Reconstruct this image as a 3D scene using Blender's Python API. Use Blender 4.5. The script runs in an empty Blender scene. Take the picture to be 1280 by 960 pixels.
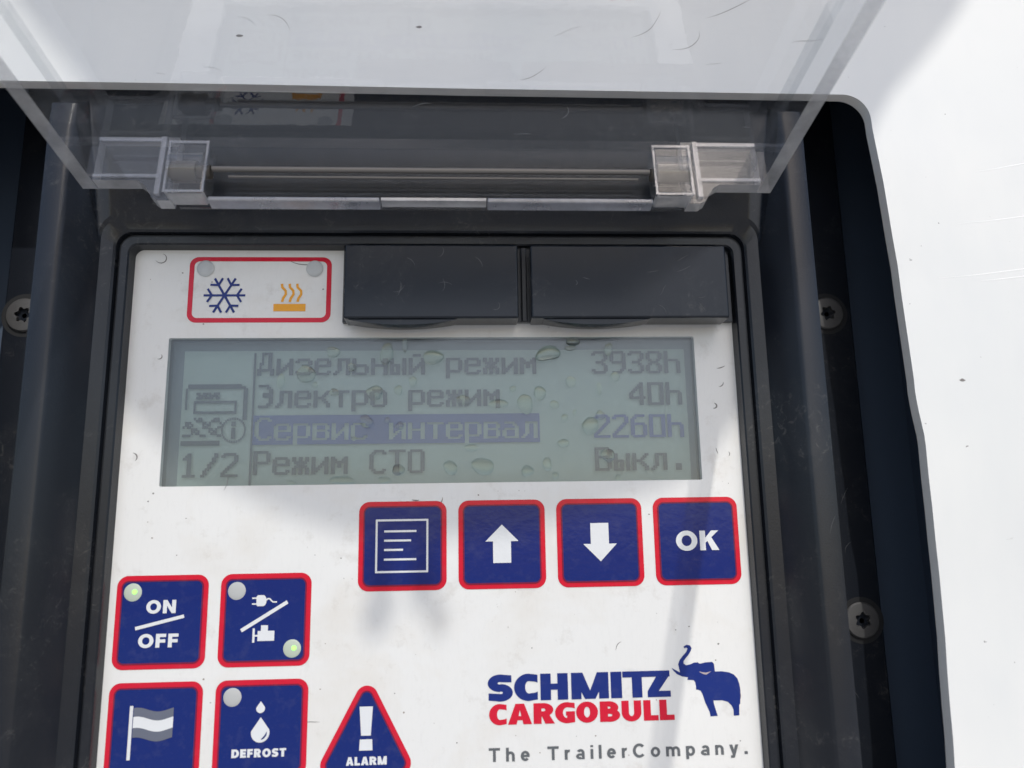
import bpy, bmesh, math, random
from mathutils import Vector, Matrix, Euler
random.seed(7)
scene = bpy.context.scene
COL = bpy.context.collection
S = 0.001                     # the design is in millimetres

# ------------------------------------------------------------------ camera
cam = bpy.data.cameras.new('camera')
cam.sensor_width = 36.0
cam.lens = 36.0 * 1000 / 1280
cam.clip_start = 0.002; cam.clip_end = 2000
cam.dof.use_dof = True; cam.dof.focus_distance = 0.155; cam.dof.aperture_fstop = 18.0
co = bpy.data.objects.new('camera', cam); COL.objects.link(co)
# measured pose of the phone relative to the control panel
R = [[0.9985272207315535, 0.016880062170998352, -0.0515601877345516],
     [-0.006617491478013063, 0.9811640460914819, 0.19306300387160416],
     [0.05384791792314165, -0.19243746557905986, 0.9798307116930183]]
def cv2w(v): return Vector((v[0], v[2], -v[1]))       # x right, y down, z in  ->  X, Y in, Z up
right, down, fwd = [cv2w(r) for r in R]
M = Matrix.Identity(4)
for i in range(3):
    M[i][0] = right[i]; M[i][1] = -down[i]; M[i][2] = -fwd[i]
cpos = Vector((20.084, -148.646, -7.422)) * S
M.translation = cpos
co.matrix_world = M
scene.camera = co

# ------------------------------------------------------------------ light
TX, TZ = 0.194, 1.10          # sun: shift to the right / up per unit towards the viewer
sun_dir = Vector((TX, -1.0, TZ)).normalized()          # towards the sun
elev = math.asin(sun_dir.z)
world = bpy.data.worlds.new('World'); scene.world = world; world.use_nodes = True
nt = world.node_tree
sky = nt.nodes.new('ShaderNodeTexSky'); sky.sky_type = 'NISHITA'; sky.sun_disc = False
sky.sun_elevation = elev; sky.sun_rotation = math.atan2(sun_dir.x, sun_dir.y)
sky.air_density = 1.0; sky.dust_density = 2.2; sky.ozone_density = 0.75
nt.links.new(sky.outputs[0], nt.nodes['Background'].inputs[0])
nt.nodes['Background'].inputs[1].default_value = 0.15
sl = bpy.data.lights.new('sun', 'SUN'); sl.energy = 2.0; sl.angle = math.radians(0.55); sl.color = (1.0, 0.965, 0.90)
so = bpy.data.objects.new('sun', sl); COL.objects.link(so)
so.rotation_euler = sun_dir.to_track_quat('Z', 'Y').to_euler()
vs = scene.view_settings
vs.view_transform = 'Standard'; vs.look = 'None'; vs.exposure = 0.14; vs.gamma = 1.0; vs.use_curve_mapping = False

# ------------------------------------------------------------------ helpers
def P(x, z, d): return Vector((x * S, -d * S, z * S))
C0 = (20.084, -7.422, 148.646)
def at(x, z, d):
    """a spot measured on the faceplate plane, carried to the depth where it really lies"""
    k = (C0[2] - d) / C0[2]
    return C0[0] + (x - C0[0]) * k, C0[1] + (z - C0[1]) * k
def link(name, me, parent=None):
    o = bpy.data.objects.new(name, me); COL.objects.link(o)
    if parent: o.parent = parent
    return o
def tag(o, label=None, cat=None, group=None, kind=None):
    if label: o['label'] = label
    if cat: o['category'] = cat
    if group: o['group'] = group
    if kind: o['kind'] = kind
    return o
def empty(name, loc=(0, 0, 0)):
    o = link(name, None); o.location = loc; o.empty_display_size = 0.01; return o
def finish(name, bm, mats, parent=None, smooth=None, bevel=None, segs=2):
    me = bpy.data.meshes.new(name)
    bmesh.ops.remove_doubles(bm, verts=bm.verts, dist=1e-8)
    bm.normal_update(); bm.to_mesh(me); bm.free()
    if not isinstance(mats, (list, tuple)): mats = [mats]
    for m in mats: me.materials.append(m)
    o = link(name, me, parent)
    if bevel:
        b = o.modifiers.new('bevel', 'BEVEL'); b.width = bevel * S; b.segments = segs
        b.limit_method = 'ANGLE'; b.angle_limit = math.radians(40)
    if smooth is not None:
        for p in me.polygons: p.use_smooth = True
        bm2 = bmesh.new(); bm2.from_mesh(me)
        for e in bm2.edges:
            if len(e.link_faces) == 2 and e.calc_face_angle(0) > math.radians(smooth): e.smooth = False
        bm2.to_mesh(me); bm2.free()
    return o
def box(bm, x0, x1, z0, z1, d0, d1, mi=0, T=None):
    T = T or P
    v = [bm.verts.new(T(x, z, d)) for d in (d0, d1) for z in (z0, z1) for x in (x0, x1)]
    fs = []
    for q in ((0, 1, 3, 2), (4, 6, 7, 5), (0, 4, 5, 1), (2, 3, 7, 6), (0, 2, 6, 4), (1, 5, 7, 3)):
        f = bm.faces.new([v[i] for i in q]); f.material_index = mi; fs.append(f)
    bmesh.ops.recalc_face_normals(bm, faces=fs)
    return fs
def cyl(bm, a, b, r, n=28, mi=0, cap=True):
    a = Vector(a); b = Vector(b); ax = (b - a).normalized()
    u = ax.orthogonal().normalized(); w = ax.cross(u)
    ra = [bm.verts.new(a + (u * math.cos(t) + w * math.sin(t)) * r) for t in [2 * math.pi * i / n for i in range(n)]]
    rb = [bm.verts.new(b + (u * math.cos(t) + w * math.sin(t)) * r) for t in [2 * math.pi * i / n for i in range(n)]]
    fs = []
    for i in range(n):
        j = (i + 1) % n; fs.append(bm.faces.new((ra[i], ra[j], rb[j], rb[i])))
    if cap: fs += [bm.faces.new(ra), bm.faces.new(rb)]
    for f in fs: f.material_index = mi
    bmesh.ops.recalc_face_normals(bm, faces=fs)
def rrect(x0, x1, z0, z1, r, n=8):
    pts = []
    for cx, cz, a in ((x1 - r, z1 - r, 0), (x0 + r, z1 - r, 90), (x0 + r, z0 + r, 180), (x1 - r, z0 + r, 270)):
        for i in range(n + 1):
            t = math.radians(a + 90 * i / n); pts.append((cx + r * math.cos(t), cz + r * math.sin(t)))
    return pts
def flat(bm, pts, d, mi=0):
    vs_ = [bm.verts.new(P(x, z, d)) for x, z in pts]
    f = bm.faces.new(vs_); f.normal_update(); f.material_index = mi
    if f.normal.y > 0: f.normal_flip()
    return f
def slab(bm, pts, d0, d1, mi=0, side=None):
    """outline with thickness, closed at the front"""
    f = flat(bm, pts, d1, mi)
    lo = [bm.verts.new((v.co.x, -d0 * S, v.co.z)) for v in f.verts]; hi = list(f.verts); n = len(hi); fs = []
    for i in range(n):
        j = (i + 1) % n; g = bm.faces.new((hi[j], hi[i], lo[i], lo[j])); g.material_index = mi if side is None else side; fs.append(g)
    return f
def holed(bm, outer, inner, d, mi=0):
    """flat ring between an outer and an inner outline with the same vertex count"""
    a = [bm.verts.new(P(x, z, d)) for x, z in outer]; b = [bm.verts.new(P(x, z, d)) for x, z in inner]; n = len(a)
    for i in range(n):
        j = (i + 1) % n; f = bm.faces.new((a[i], a[j], b[j], b[i])); f.material_index = mi; f.normal_update()
        if f.normal.y > 0: f.normal_flip()
    return a, b
def bar(bm, x0, z0, x1, z1, w, d, mi=0):
    dx, dz = x1 - x0, z1 - z0; L = math.hypot(dx, dz); nx, nz = -dz / L * w / 2, dx / L * w / 2
    flat(bm, [(x0 + nx, z0 + nz), (x1 + nx, z1 + nz), (x1 - nx, z1 - nz), (x0 - nx, z0 - nz)], d, mi)
def ribbon(bm, pts, w, d, mi=0, T=None, taper=True):
    """thin line following points"""
    T = T or P; n = len(pts); L = []; Rr = []
    for i, (x, z) in enumerate(pts):
        a = pts[max(i - 1, 0)]; b = pts[min(i + 1, n - 1)]
        dx, dz = b[0] - a[0], b[1] - a[1]; l = math.hypot(dx, dz) or 1
        k = w / 2 * (math.sin(math.pi * (i + .4) / n) if taper else 1)
        L.append(bm.verts.new(T(x - dz / l * k, z + dx / l * k, d))); Rr.append(bm.verts.new(T(x + dz / l * k, z - dx / l * k, d)))
    for i in range(n - 1):
        f = bm.faces.new((L[i], L[i + 1], Rr[i + 1], Rr[i])); f.material_index = mi
def squiggle(x, z, l, a, curl, rnd):
    pts = [(x, z)]; n = 9; k = curl
    for i in range(n):
        k += rnd.uniform(-.35, .35); a += k * .25
        x += math.cos(a) * l / n; z += math.sin(a) * l / n; pts.append((x, z))
    return pts

# ------------------------------------------------------------------ lettering
EPS = 0.003
class Pen:
    """strokes laid a few microns apart so they never share a plane"""
    def __init__(s, bm, d, mi=0): s.bm = bm; s.d = d; s.mi = mi; s.k = 0
    def _d(s): s.k = (s.k + 1) % 12; return s.d + s.k * EPS
    def poly(s, pts): flat(s.bm, pts, s._d(), s.mi)
    def rect(s, x0, y0, x1, y1): s.poly([(x0, y0), (x1, y0), (x1, y1), (x0, y1)])
    def arc(s, cx, cy, rx, ry, a0, a1, tv, th, n=22):
        d = s._d(); o = []; i_ = []
        for k in range(n + 1):
            t = math.radians(a0 + (a1 - a0) * k / n); c, q = math.cos(t), math.sin(t)
            o.append(s.bm.verts.new(P(cx + rx * c, cy + ry * q, d)))
            i_.append(s.bm.verts.new(P(cx + (rx - tv) * c, cy + (ry - th) * q, d)))
        for k in range(n):
            f = s.bm.faces.new((o[k], o[k + 1], i_[k + 1], i_[k])); f.material_index = s.mi; f.normal_update()
            if f.normal.y > 0: f.normal_flip()
def glyph(p, ch, x, y, w, h, tv, th):
    """one sans-serif letter in the box x..x+w, y..y+h"""
    X = x + w; Y = y + h; m = y + h / 2
    if ch == 'I' : p.rect(x, y, X, Y)
    elif ch == 'l': p.rect(x, y, x + tv, Y)
    elif ch == 'T': p.rect(x, Y - th, X, Y); p.rect(x + w / 2 - tv / 2, y, x + w / 2 + tv / 2, Y - th)
    elif ch == 'H': p.rect(x, y, x + tv, Y); p.rect(X - tv, y, X, Y); p.rect(x + tv, m - th / 2, X - tv, m + th / 2)
    elif ch == 'L': p.rect(x, y, x + tv, Y); p.rect(x + tv, y, X, y + th)
    elif ch == 'E': p.rect(x, y, x + tv, Y); [p.rect(x + tv, q, X - (w * .06 if q == m - th / 2 else 0), q + th) for q in (y, m - th / 2, Y - th)]
    elif ch == 'F': p.rect(x, y, x + tv, Y); [p.rect(x + tv, q, X - (w * .06 if q != Y - th else 0), q + th) for q in (m - th * .6, Y - th)]
    elif ch == 'Z':
        p.rect(x, Y - th, X, Y); p.rect(x, y, X, y + th)
        p.poly([(x, y + th), (x + tv * 1.15, y + th), (X, Y - th), (X - tv * 1.15, Y - th)])
    elif ch == 'N':
        p.rect(x, y, x + tv, Y); p.rect(X - tv, y, X, Y)
        p.poly([(x + tv, Y), (X - tv, y), (X - tv, y + h * .42), (x + tv, Y - 0.0), ][:3] + [(X - tv, y + h * .40)]) if False else p.poly([(x, Y), (x + tv, Y), (X, y), (X - tv, y)])
    elif ch == 'M':
        p.rect(x, y, x + tv * .95, Y); p.rect(X - tv * .95, y, X, Y); c = x + w / 2
        p.poly([(x, Y), (x + tv * 1.1, Y), (c + tv * .32, y), (c - tv * .5, y)])
        p.poly([(X, Y), (X - tv * 1.1, Y), (c - tv * .32, y), (c + tv * .5, y)])
    elif ch == 'A':
        c = x + w / 2; k = tv * .55
        p.poly([(x, y), (x + tv * 1.08, y), (c + k * .35, Y), (c - k, Y)])
        p.poly([(X, y), (X - tv * 1.08, y), (c - k * .35, Y), (c + k, Y)])
        p.rect(x + w * .22, y + h * .2, X - w * .22, y + h * .2 + th * .8)
    elif ch == 'K':
        p.rect(x, y, x + tv, Y)
        p.poly([(x + tv, m - h * .12), (x + tv, m + h * .14), (X - tv * 1.3, Y), (X, Y)])
        p.poly([(x + tv * 1.2, m + h * .06), (x + tv * 2.0, m + h * .2), (X, y), (X - tv * 1.3, y)])
    elif ch in 'Oo': 
        p.arc(x + w / 2, m, w / 2, h / 2 + h * .015, 0, 360, tv, th, 40)
    elif ch in 'C':
        if th < h * .22: p.arc(x + w * .54, m, w * .54, h / 2 + h * .015, 42, 318, tv, th, 34)
        else:
            c = x + w * .62; p.arc(c, m, w * .62, h / 2 + h * .015, 88, 272, tv, th, 26)
            p.poly([(c, Y + h * .015), (X, Y - h * .035), (X, Y - h * .035 - th * 1.05), (X - w * .12, Y - th * 1.0 - h * .01), (c, Y + h * .015 - th)])
            p.poly([(c, y - h * .015), (X, y + h * .035), (X, y + h * .035 + th * 1.05), (X - w * .12, y + th * 1.0 + h * .01), (c, y - h * .015 + th)])
    elif ch == 'G':
        glyph(p, 'C', x, y, w, h, tv, th)
        p.rect(X - tv, y + h * .08, X, m + th * .25); p.rect(x + w * .55, m - th * .55, X, m + th * .25)
    elif ch == 'D':
        p.rect(x, y, x + tv, Y); p.arc(x + w * .45, m, w * .55, h / 2, -90, 90, tv, th); p.rect(x + tv, Y - th, x + w * .45, Y); p.rect(x + tv, y, x + w * .45, y + th)
    elif ch == 'U':
        r = h * .42; p.rect(x, y + r, x + tv, Y); p.rect(X - tv, y + r, X, Y); p.arc(x + w / 2, y + r, w / 2, r + h * .015, 180, 360, tv, th)
    elif ch == 'S':
        t = th; r1 = (h + t) / 4; c1 = Y - r1; c2 = y + r1; rx = w * .5
        p.arc(x + rx, c1, rx, r1 + h * .01, 75, 270, tv, t); p.arc(x + rx, c2, rx, r1 + h * .01, -105, 90, tv, t)
        p.poly([(x + rx, Y + h * .005), (x + w * .95, Y - h * .03), (x + w * .95, Y - h * .03 - t * .95), (x + rx, Y - t)])
        p.poly([(x + rx, y - h * .005), (x + w * .03, y + h * .04), (x + w * .03, y + h * .04 + t * .95), (x + rx, y + t)])
    elif ch in 'RB':
        p.rect(x, y, x + tv, Y); r1 = (h + th) / 4 * (1.04 if ch == 'R' else .98); c1 = Y - r1; k = w * (.94 if ch == 'R' else .92)
        p.arc(x + k * .5, c1, k * .5, r1, -90, 90, tv, th)
        p.rect(x + tv, Y - th, x + k * .5, Y); p.rect(x + tv, Y - 2 * r1, x + k * .5, Y - 2 * r1 + th)
        if ch == 'R': p.poly([(x + w * .36, Y - 2 * r1 + th * .4), (x + w * .36 + tv * 1.0, Y - 2 * r1 + th * .4), (X, y), (X - tv * 1.2, y)])
        else:
            q = Y - 2 * r1 + th; r2 = (q - y) / 2
            p.arc(x + w * .5, y + r2, w * .5, r2, -90, 90, tv, th); p.rect(x + tv, y, x + w * .5, y + th)
    elif ch == 'i': p.rect(x, y, x + tv, y + h * .72); p.rect(x, Y - h * .14, x + tv, Y)
    elif ch == 'h' or ch == 'n' or ch == 'm' or ch == 'r':
        xh = h * .72; p.rect(x, y, x + tv, Y if ch == 'h' else y + xh)
        if ch == 'r': p.arc(x + w * .85, y + xh * .55, w * .85, xh * .45, 78, 170, tv, th)
        else:
            k = 2 if ch == 'm' else 1; ww = (w + (k - 1) * tv) / k
            for q in range(k):
                ox = x + q * (ww - tv); r = ww / 2
                p.arc(ox + r, y + xh * .56, r, xh * .45, 0, 165, tv, th); p.rect(ox + ww - tv, y, ox + ww, y + xh * .56)
    elif ch == 'e':
        xh = h * .74; c = y + xh / 2; p.arc(x + w / 2, c, w / 2, xh / 2, 0, 318, tv, th, 30); p.rect(x + tv * .7, c - th * .45, X - tv * .1, c + th * .45)
    elif ch == 'a':
        xh = h * .74; p.rect(X - tv, y, X, y + xh * .6); p.arc(x + w * .53, y + xh * .6, w * .47, xh * .4, 0, 150, tv, th)
        p.arc(x + w * .48, y + xh * .29, w * .48, xh * .29, 60, 300, tv, th * .9); p.rect(x + w * .48, y + xh * .58 - th * .9, X - tv, y + xh * .58)
    elif ch == 'o_': p.arc(x + w / 2, y + h * .36, w / 2, h * .37, 0, 360, tv, th, 36)
    elif ch == 'p': p.rect(x, y - h * .24, x + tv, y + h * .72); p.arc(x + w / 2, y + h * .36, w / 2, h * .37, 0, 360, tv, th, 36)
    elif ch == 'y':
        c = x + w / 2; t = y + h * .72
        p.poly([(x, t), (x + tv * 1.1, t), (c + tv * .45, y), (c - tv * .6, y)]); p.poly([(X, t), (X - tv * 1.1, t), (c - tv * 1.0, y - h * .24), (c + tv * .1, y - h * .24)])
        p.rect(x + w * .12, y - h * .25, c - tv * .3, y - h * .25 + th)
    elif ch == '.': p.rect(x, y, x + tv * 1.15, y + th * 1.15)
WID = dict(I=.3, T=.86, H=.95, L=.72, E=.78, F=.74, Z=.86, N=.98, M=1.18, A=1.0, K=1.0, O=1.12, C=.98, G=1.05, D=1.0, U=.95, S=.86, R=.95, B=.95)
LW = dict(T=.8, h=.62, e=.64, r=.38, a=.62, i=.17, l=.17, C=.86, o=.68, m=1.02, p=.66, n=.62, y=.66)
def text(bm, s, x0, x1, y, h, tv, th, d, mi=0, wid=None, gap=.16, space=.45):
    wid = wid or WID; p = Pen(bm, d, mi)
    ws = [space if c == ' ' else (wid.get(c) or .2) for c in s]
    tot = sum(ws) + gap * (len(s) - 1); k = (x1 - x0) / tot; x = x0
    for c, w in zip(s, ws):
        if c != ' ': glyph(p, 'o_' if c == 'o' else c, x, y, w * k, h, tv, th)
        x += (w + gap) * k

# ------------------------------------------------------------------ materials
def mat(name):
    m = bpy.data.materials.new(name); m.use_nodes = True
    return m, m.node_tree, m.node_tree.nodes['Principled BSDF']
def N(t, k, **kw):
    n = t.nodes.new(k)
    for a, b in kw.items(): setattr(n, a, b)
    return n
def coords(t, scale=(1, 1, 1), rot=(0, 0, 0)):
    tc = N(t, 'ShaderNodeTexCoord'); mp = N(t, 'ShaderNodeMapping'); mp.inputs['Scale'].default_value = [1000 * s for s in scale]; mp.inputs['Rotation'].default_value = rot
    t.links.new(tc.outputs['Object'], mp.inputs[0]); return mp.outputs[0]
def noise(t, co_, scale, detail=4, rough=.55, dist=0):
    n = N(t, 'ShaderNodeTexNoise'); n.inputs['Scale'].default_value = scale; n.inputs['Detail'].default_value = detail
    n.inputs['Roughness'].default_value = rough; n.inputs['Distortion'].default_value = dist; t.links.new(co_, n.inputs['Vector']); return n.outputs[0]
def ramp(t, src, a, b, va=(0, 0, 0, 1), vb=(1, 1, 1, 1)):
    r = N(t, 'ShaderNodeValToRGB'); e = r.color_ramp.elements; e[0].position = a; e[1].position = b; e[0].color = va; e[1].color = vb
    t.links.new(src, r.inputs[0]); return r.outputs[0]
def mix(t, fac, a, b):
    m = N(t, 'ShaderNodeMix', data_type='RGBA'); m.inputs[0].default_value = .5
    if isinstance(fac, float): m.inputs[0].default_value = fac
    else: t.links.new(fac, m.inputs[0])
    for i, v in ((6, a), (7, b)):
        if isinstance(v, tuple): m.inputs[i].default_value = v
        else: t.links.new(v, m.inputs[i])
    return m.outputs[2]
def mul(t, a, k):
    m = N(t, 'ShaderNodeMath', operation='MULTIPLY'); t.links.new(a, m.inputs[0])
    if isinstance(k, float): m.inputs[1].default_value = k
    else: t.links.new(k, m.inputs[1])
    return m.outputs[0]
def bump(t, src, b, dist, strength=1.0):
    n = N(t, 'ShaderNodeBump'); n.inputs['Distance'].default_value = dist * S; n.inputs['Strength'].default_value = strength
    t.links.new(src, n.inputs['Height']); t.links.new(n.outputs[0], b.inputs['Normal'])
def rgb(r, g, b): return (r, g, b, 1)

def plain(name, c, rough=.4, metal=0, spec=.5):
    m, t, b = mat(name); b.inputs['Base Color'].default_value = rgb(*c); b.inputs['Roughness'].default_value = rough
    b.inputs['Metallic'].default_value = metal; b.inputs['Specular IOR Level'].default_value = spec; return m
def printed(name, c, rough=.33):
    """ink under the clear membrane: fine wear and a little dust"""
    m, t, b = mat(name); cc = coords(t)
    n1 = ramp(t, noise(t, cc, .35, 6, .65), .52, .8); n2 = ramp(t, noise(t, cc, 2.5, 3, .6), .6, .9)
    dust = rgb(*[min(1, v * .8 + .05) for v in c])
    col = mix(t, mul(t, n1, .45), rgb(*c), dust); col = mix(t, mul(t, n2, .35), col, dust)
    t.links.new(col, b.inputs['Base Color']); b.inputs['Specular IOR Level'].default_value = .32
    t.links.new(ramp(t, noise(t, cc, .25, 6, .7), .3, .75, rgb(rough - .08, 0, 0), rgb(rough + .22, 0, 0)), b.inputs['Roughness'])
    bump(t, noise(t, cc, .5, 4, .6), b, .06, .6); return m
M_NAVY = printed('navy ink', (.005, .019, .150)); M_RED = printed('red ink', (.60, .010, .035))
M_NAVYT = printed('navy logo ink', (.009, .026, .18))
M_ORANGE = printed('orange ink', (.80, .36, .03)); M_GREY = printed('grey ink', (.12, .13, .14))
M_FLAGG = printed('flag grey ink', (.13, .145, .19)); M_ICON = printed('white icon ink', (.70, .72, .74))
M_SEAM = printed('dark red seam ink', (.16, .012, .05)); M_OFFLED = printed('grey lamp lens', (.46, .47, .47))

def m_membrane():
    m, t, b = mat('white membrane'); c = coords(t)
    base = rgb(.74, .742, .73)
    warm = ramp(t, noise(t, c, .045, 5, .6, .4), .5, .74); big = mix(t, mul(t, warm, .42), base, rgb(.60, .545, .46))
    g = ramp(t, noise(t, c, .16, 7, .7), .56, .82); col = mix(t, mul(t, g, .55), big, rgb(.38, .34, .29))
    sp = ramp(t, noise(t, c, 1.15, 3, .5), .71, .76); gate = ramp(t, noise(t, c, .11, 2), .5, .6)
    col = mix(t, mul(t, mul(t, sp, gate), .75), col, rgb(.16, .13, .12))
    fine = ramp(t, noise(t, coords(t, (2.2, 1, .5), (0, .5, 0)), .8, 4, .7), .5, .85); col = mix(t, mul(t, fine, .13), col, rgb(.42, .42, .42))
    t.links.new(col, b.inputs['Base Color']); b.inputs['Roughness'].default_value = .38
    bump(t, noise(t, c, .06, 4, .5), b, .35, .6); return m
M_MEMB = m_membrane()
def m_black(name, base, rough, dust=.5, grain=.05):
    m, t, b = mat(name); c = coords(t)
    d1 = ramp(t, noise(t, c, .07, 8, .72, .6), .5, .78); d2 = ramp(t, noise(t, c, .5, 5, .75, 1.2), .55, .72)
    f = mul(t, mul(t, d1, d2), dust); st = ramp(t, noise(t, coords(t, (1, 1, .12)), .9, 6, .75), .5, .75); f0 = mul(t, mul(t, d1, ramp(t, st, 0, 1, rgb(.45, .45, .45), rgb(1, 1, 1))), dust * .42)
    col = mix(t, f0, rgb(*base), rgb(.11, .108, .105)); col = mix(t, f, col, rgb(.24, .23, .21))
    t.links.new(col, b.inputs['Base Color'])
    r = ramp(t, noise(t, c, .2, 5), .3, .8, rgb(rough - .07, 0, 0), rgb(rough + .12, 0, 0)); t.links.new(r, b.inputs['Roughness'])
    bump(t, noise(t, c, 3.2, 3, .6), b, grain, .6); b.inputs['Specular IOR Level'].default_value = .38; return m
M_HOUS = m_black('black moulded plastic', (.0115, .014, .0195), .9, .5)
M_COVER = m_black('smooth black plastic', (.008, .012, .019), .32, .6, .02)
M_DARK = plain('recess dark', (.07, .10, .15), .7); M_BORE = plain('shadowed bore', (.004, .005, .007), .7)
def m_paint():
    m, t, b = mat('white trailer skin'); c = coords(t)
    base = mix(t, ramp(t, noise(t, c, .012, 4, .6), .4, .8), rgb(.745, .75, .735), rgb(.66, .675, .675))
    s = ramp(t, noise(t, coords(t, (.3, 1, 1.4), (0, .25, 0)), .35, 6, .75, .5), .66, .74); gate = ramp(t, noise(t, c, .05, 2), .52, .62)
    col = mix(t, mul(t, mul(t, s, gate), .55), base, rgb(.30, .28, .26))
    sp = ramp(t, noise(t, c, .8, 2, .5), .745, .77); col = mix(t, mul(t, sp, .8), col, rgb(.12, .1, .1))
    fog = ramp(t, noise(t, coords(t, (1, 1, .35)), .03, 5, .6), .45, .8); col = mix(t, mul(t, fog, .3), col, rgb(.50, .54, .58))
    t.links.new(col, b.inputs['Base Color']); b.inputs['Roughness'].default_value = .26
    bump(t, noise(t, c, .018, 3, .5), b, .6, .6); return m
M_PAINT = m_paint(); M_EDGE = printed('cut sheet edge', (.80, .78, .74), .6)
M_SCUFF = plain('grey scuff', (.09, .095, .10), .6); M_MARK = plain('dark scratch', (.20, .19, .185), .6); M_MARKL = plain('pale scratch', (.92, .92, .92), .3)
M_MARKW = plain('warm smudge mark', (.26, .22, .19), .7)

def clear(name, tint, dust, rough=.03, f0=.045, scale=1.0, dcol=(.62, .64, .66), streak=True):
    """clear plastic: see-through, mirror-like at grazing angles, with a film of dust"""
    m = bpy.data.materials.new(name); m.use_nodes = True; t = m.node_tree; t.nodes.clear()
    out = N(t, 'ShaderNodeOutputMaterial'); tr = N(t, 'ShaderNodeBsdfTransparent'); tr.inputs[0].default_value = rgb(*tint)
    gl = N(t, 'ShaderNodeBsdfGlossy'); gl.inputs['Roughness'].default_value = rough; gl.inputs['Color'].default_value = rgb(.97, .98, 1)
    df = N(t, 'ShaderNodeBsdfDiffuse'); df.inputs[0].default_value = rgb(*dcol)
    lw = N(t, 'ShaderNodeLayerWeight'); lw.inputs[0].default_value = .5
    p5 = N(t, 'ShaderNodeMath', operation='POWER'); p5.inputs[1].default_value = 5; t.links.new(lw.outputs['Facing'], p5.inputs[0])
    ma = N(t, 'ShaderNodeMath', operation='MULTIPLY_ADD'); ma.inputs[1].default_value = 1 - f0; ma.inputs[2].default_value = f0; t.links.new(p5.outputs[0], ma.inputs[0])
    c = coords(t); a = ramp(t, noise(t, c, .05 * scale, 6, .6), .2, .85, rgb(.35, .35, .35), rgb(1, 1, 1))
    if streak:
        s = ramp(t, noise(t, coords(t, (.12, .5, 1.0), (0, .06, 0)), 1.2 * scale, 6, .75, .3), .55, .75, rgb(.55, .55, .55), rgb(1.6, 1.6, 1.6)); a = mul(t, a, s)
    f = mul(t, a, dust)
    m1 = N(t, 'ShaderNodeMixShader'); t.links.new(f, m1.inputs[0]); t.links.new(tr.outputs[0], m1.inputs[1]); t.links.new(df.outputs[0], m1.inputs[2])
    m2 = N(t, 'ShaderNodeMixShader'); t.links.new(ma.outputs[0], m2.inputs[0]); t.links.new(m1.outputs[0], m2.inputs[1]); t.links.new(gl.outputs[0], m2.inputs[2])
    bm_ = N(t, 'ShaderNodeBump'); bm_.inputs['Distance'].default_value = .0003; bm_.inputs['Strength'].default_value = .12
    t.links.new(noise(t, c, .12 * scale, 4), bm_.inputs['Height']); t.links.new(bm_.outputs[0], gl.inputs['Normal'])
    t.links.new(m2.outputs[0], out.inputs[0]); return m
M_LID = clear('clear lid plastic', (.992, .994, .995), .035, .0, .11)
M_LIDW = clear('clear lid wall', (.93, .935, .94), .06, .06, .05)
M_RIM = clear('cut lid edge', (.66, .67, .69), .58, .15, .10, 3, (.80, .81, .83), False)  # edge glow put into the colour as a pale diffuse share
M_SOFT = clear('moulded lid rib', (.80, .81, .83), .22, .1, .10, 3, (.7, .71, .74), False)
M_RIMB = clear('frosted lid foot', (.60, .62, .66), .5, .2, .1, 3, (.62, .64, .70), False)
M_LENS = clear('display window', (.90, .92, .92), .10, .10, .045, 1.0, (.50, .56, .58), False)
def m_water():
    m, t, b = mat('water'); b.inputs['Transmission Weight'].default_value = 1; b.inputs['IOR'].default_value = 1.33
    b.inputs['Roughness'].default_value = .02; b.inputs['Base Color'].default_value = rgb(.93, .96, .93); return m
M_WATER = m_water()
M_LCD = None
def m_lcd(name, c):
    m, t, b = mat(name); cc = coords(t)
    g = N(t, 'ShaderNodeTexChecker'); n1 = noise(t, cc, .03, 3); col = mix(t, ramp(t, n1, .3, .7), rgb(*c), rgb(c[0] * .88, c[1] * .92, c[2] * .9))
    t.links.new(col, b.inputs['Base Color']); b.inputs['Roughness'].default_value = .35; return m
M_LCD = m_lcd('display glass ground', (.32, .405, .385)); M_LCDB = m_lcd('display margin', (.115, .15, .18))
M_LCDW = plain('display recess wall', (.055, .075, .095), .5)
M_PIX = plain('display dots', (.035, .052, .078), .45); M_PIXB = plain('selected line dots', (.045, .075, .25), .45)
M_STEEL = plain('dull screw steel', (.10, .10, .102), .45, .5); M_STEELB = plain('bright screw steel', (.62, .60, .56), .25, 1)
M_BRASS = plain('hinge pin', (.12, .105, .085), .45, .5); M_ROD = plain('hinge rod', (.20, .19, .18), .4, .6)
def m_green():
    m, t, b = mat('lit green lamp'); b.inputs['Base Color'].default_value = rgb(.35, .8, .2)
    b.inputs['Emission Color'].default_value = rgb(.30, 1.0, .12); b.inputs['Emission Strength'].default_value = 1.1; return m
M_GREEN = m_green()
def m_halo():
    m, t, b = mat('lamp lens glowing green'); b.inputs['Base Color'].default_value = rgb(.46, .50, .44); b.inputs['Roughness'].default_value = .3
    b.inputs['Emission Color'].default_value = rgb(.25, .8, .12); b.inputs['Emission Strength'].default_value = .04; return m
M_HALO = m_halo()

# ================================================================== unseen yard added far below the frame to bounce light upwards
bm = bmesh.new(); bmesh.ops.create_grid(bm, x_segments=8, y_segments=8, size=25.0)
m, t, b = mat('pale bounce yard'); tc_ = N(t, 'ShaderNodeTexCoord'); t.links.new(ramp(t, noise(t, tc_.outputs['Object'], 1.5, 6), .3, .8, rgb(.36, .35, .33), rgb(.46, .45, .43)), b.inputs['Base Color']); b.inputs['Roughness'].default_value = .9
gr = finish('ground', bm, m); gr.location = (0, 0, -1.7); gr['kind'] = 'structure'
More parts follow.
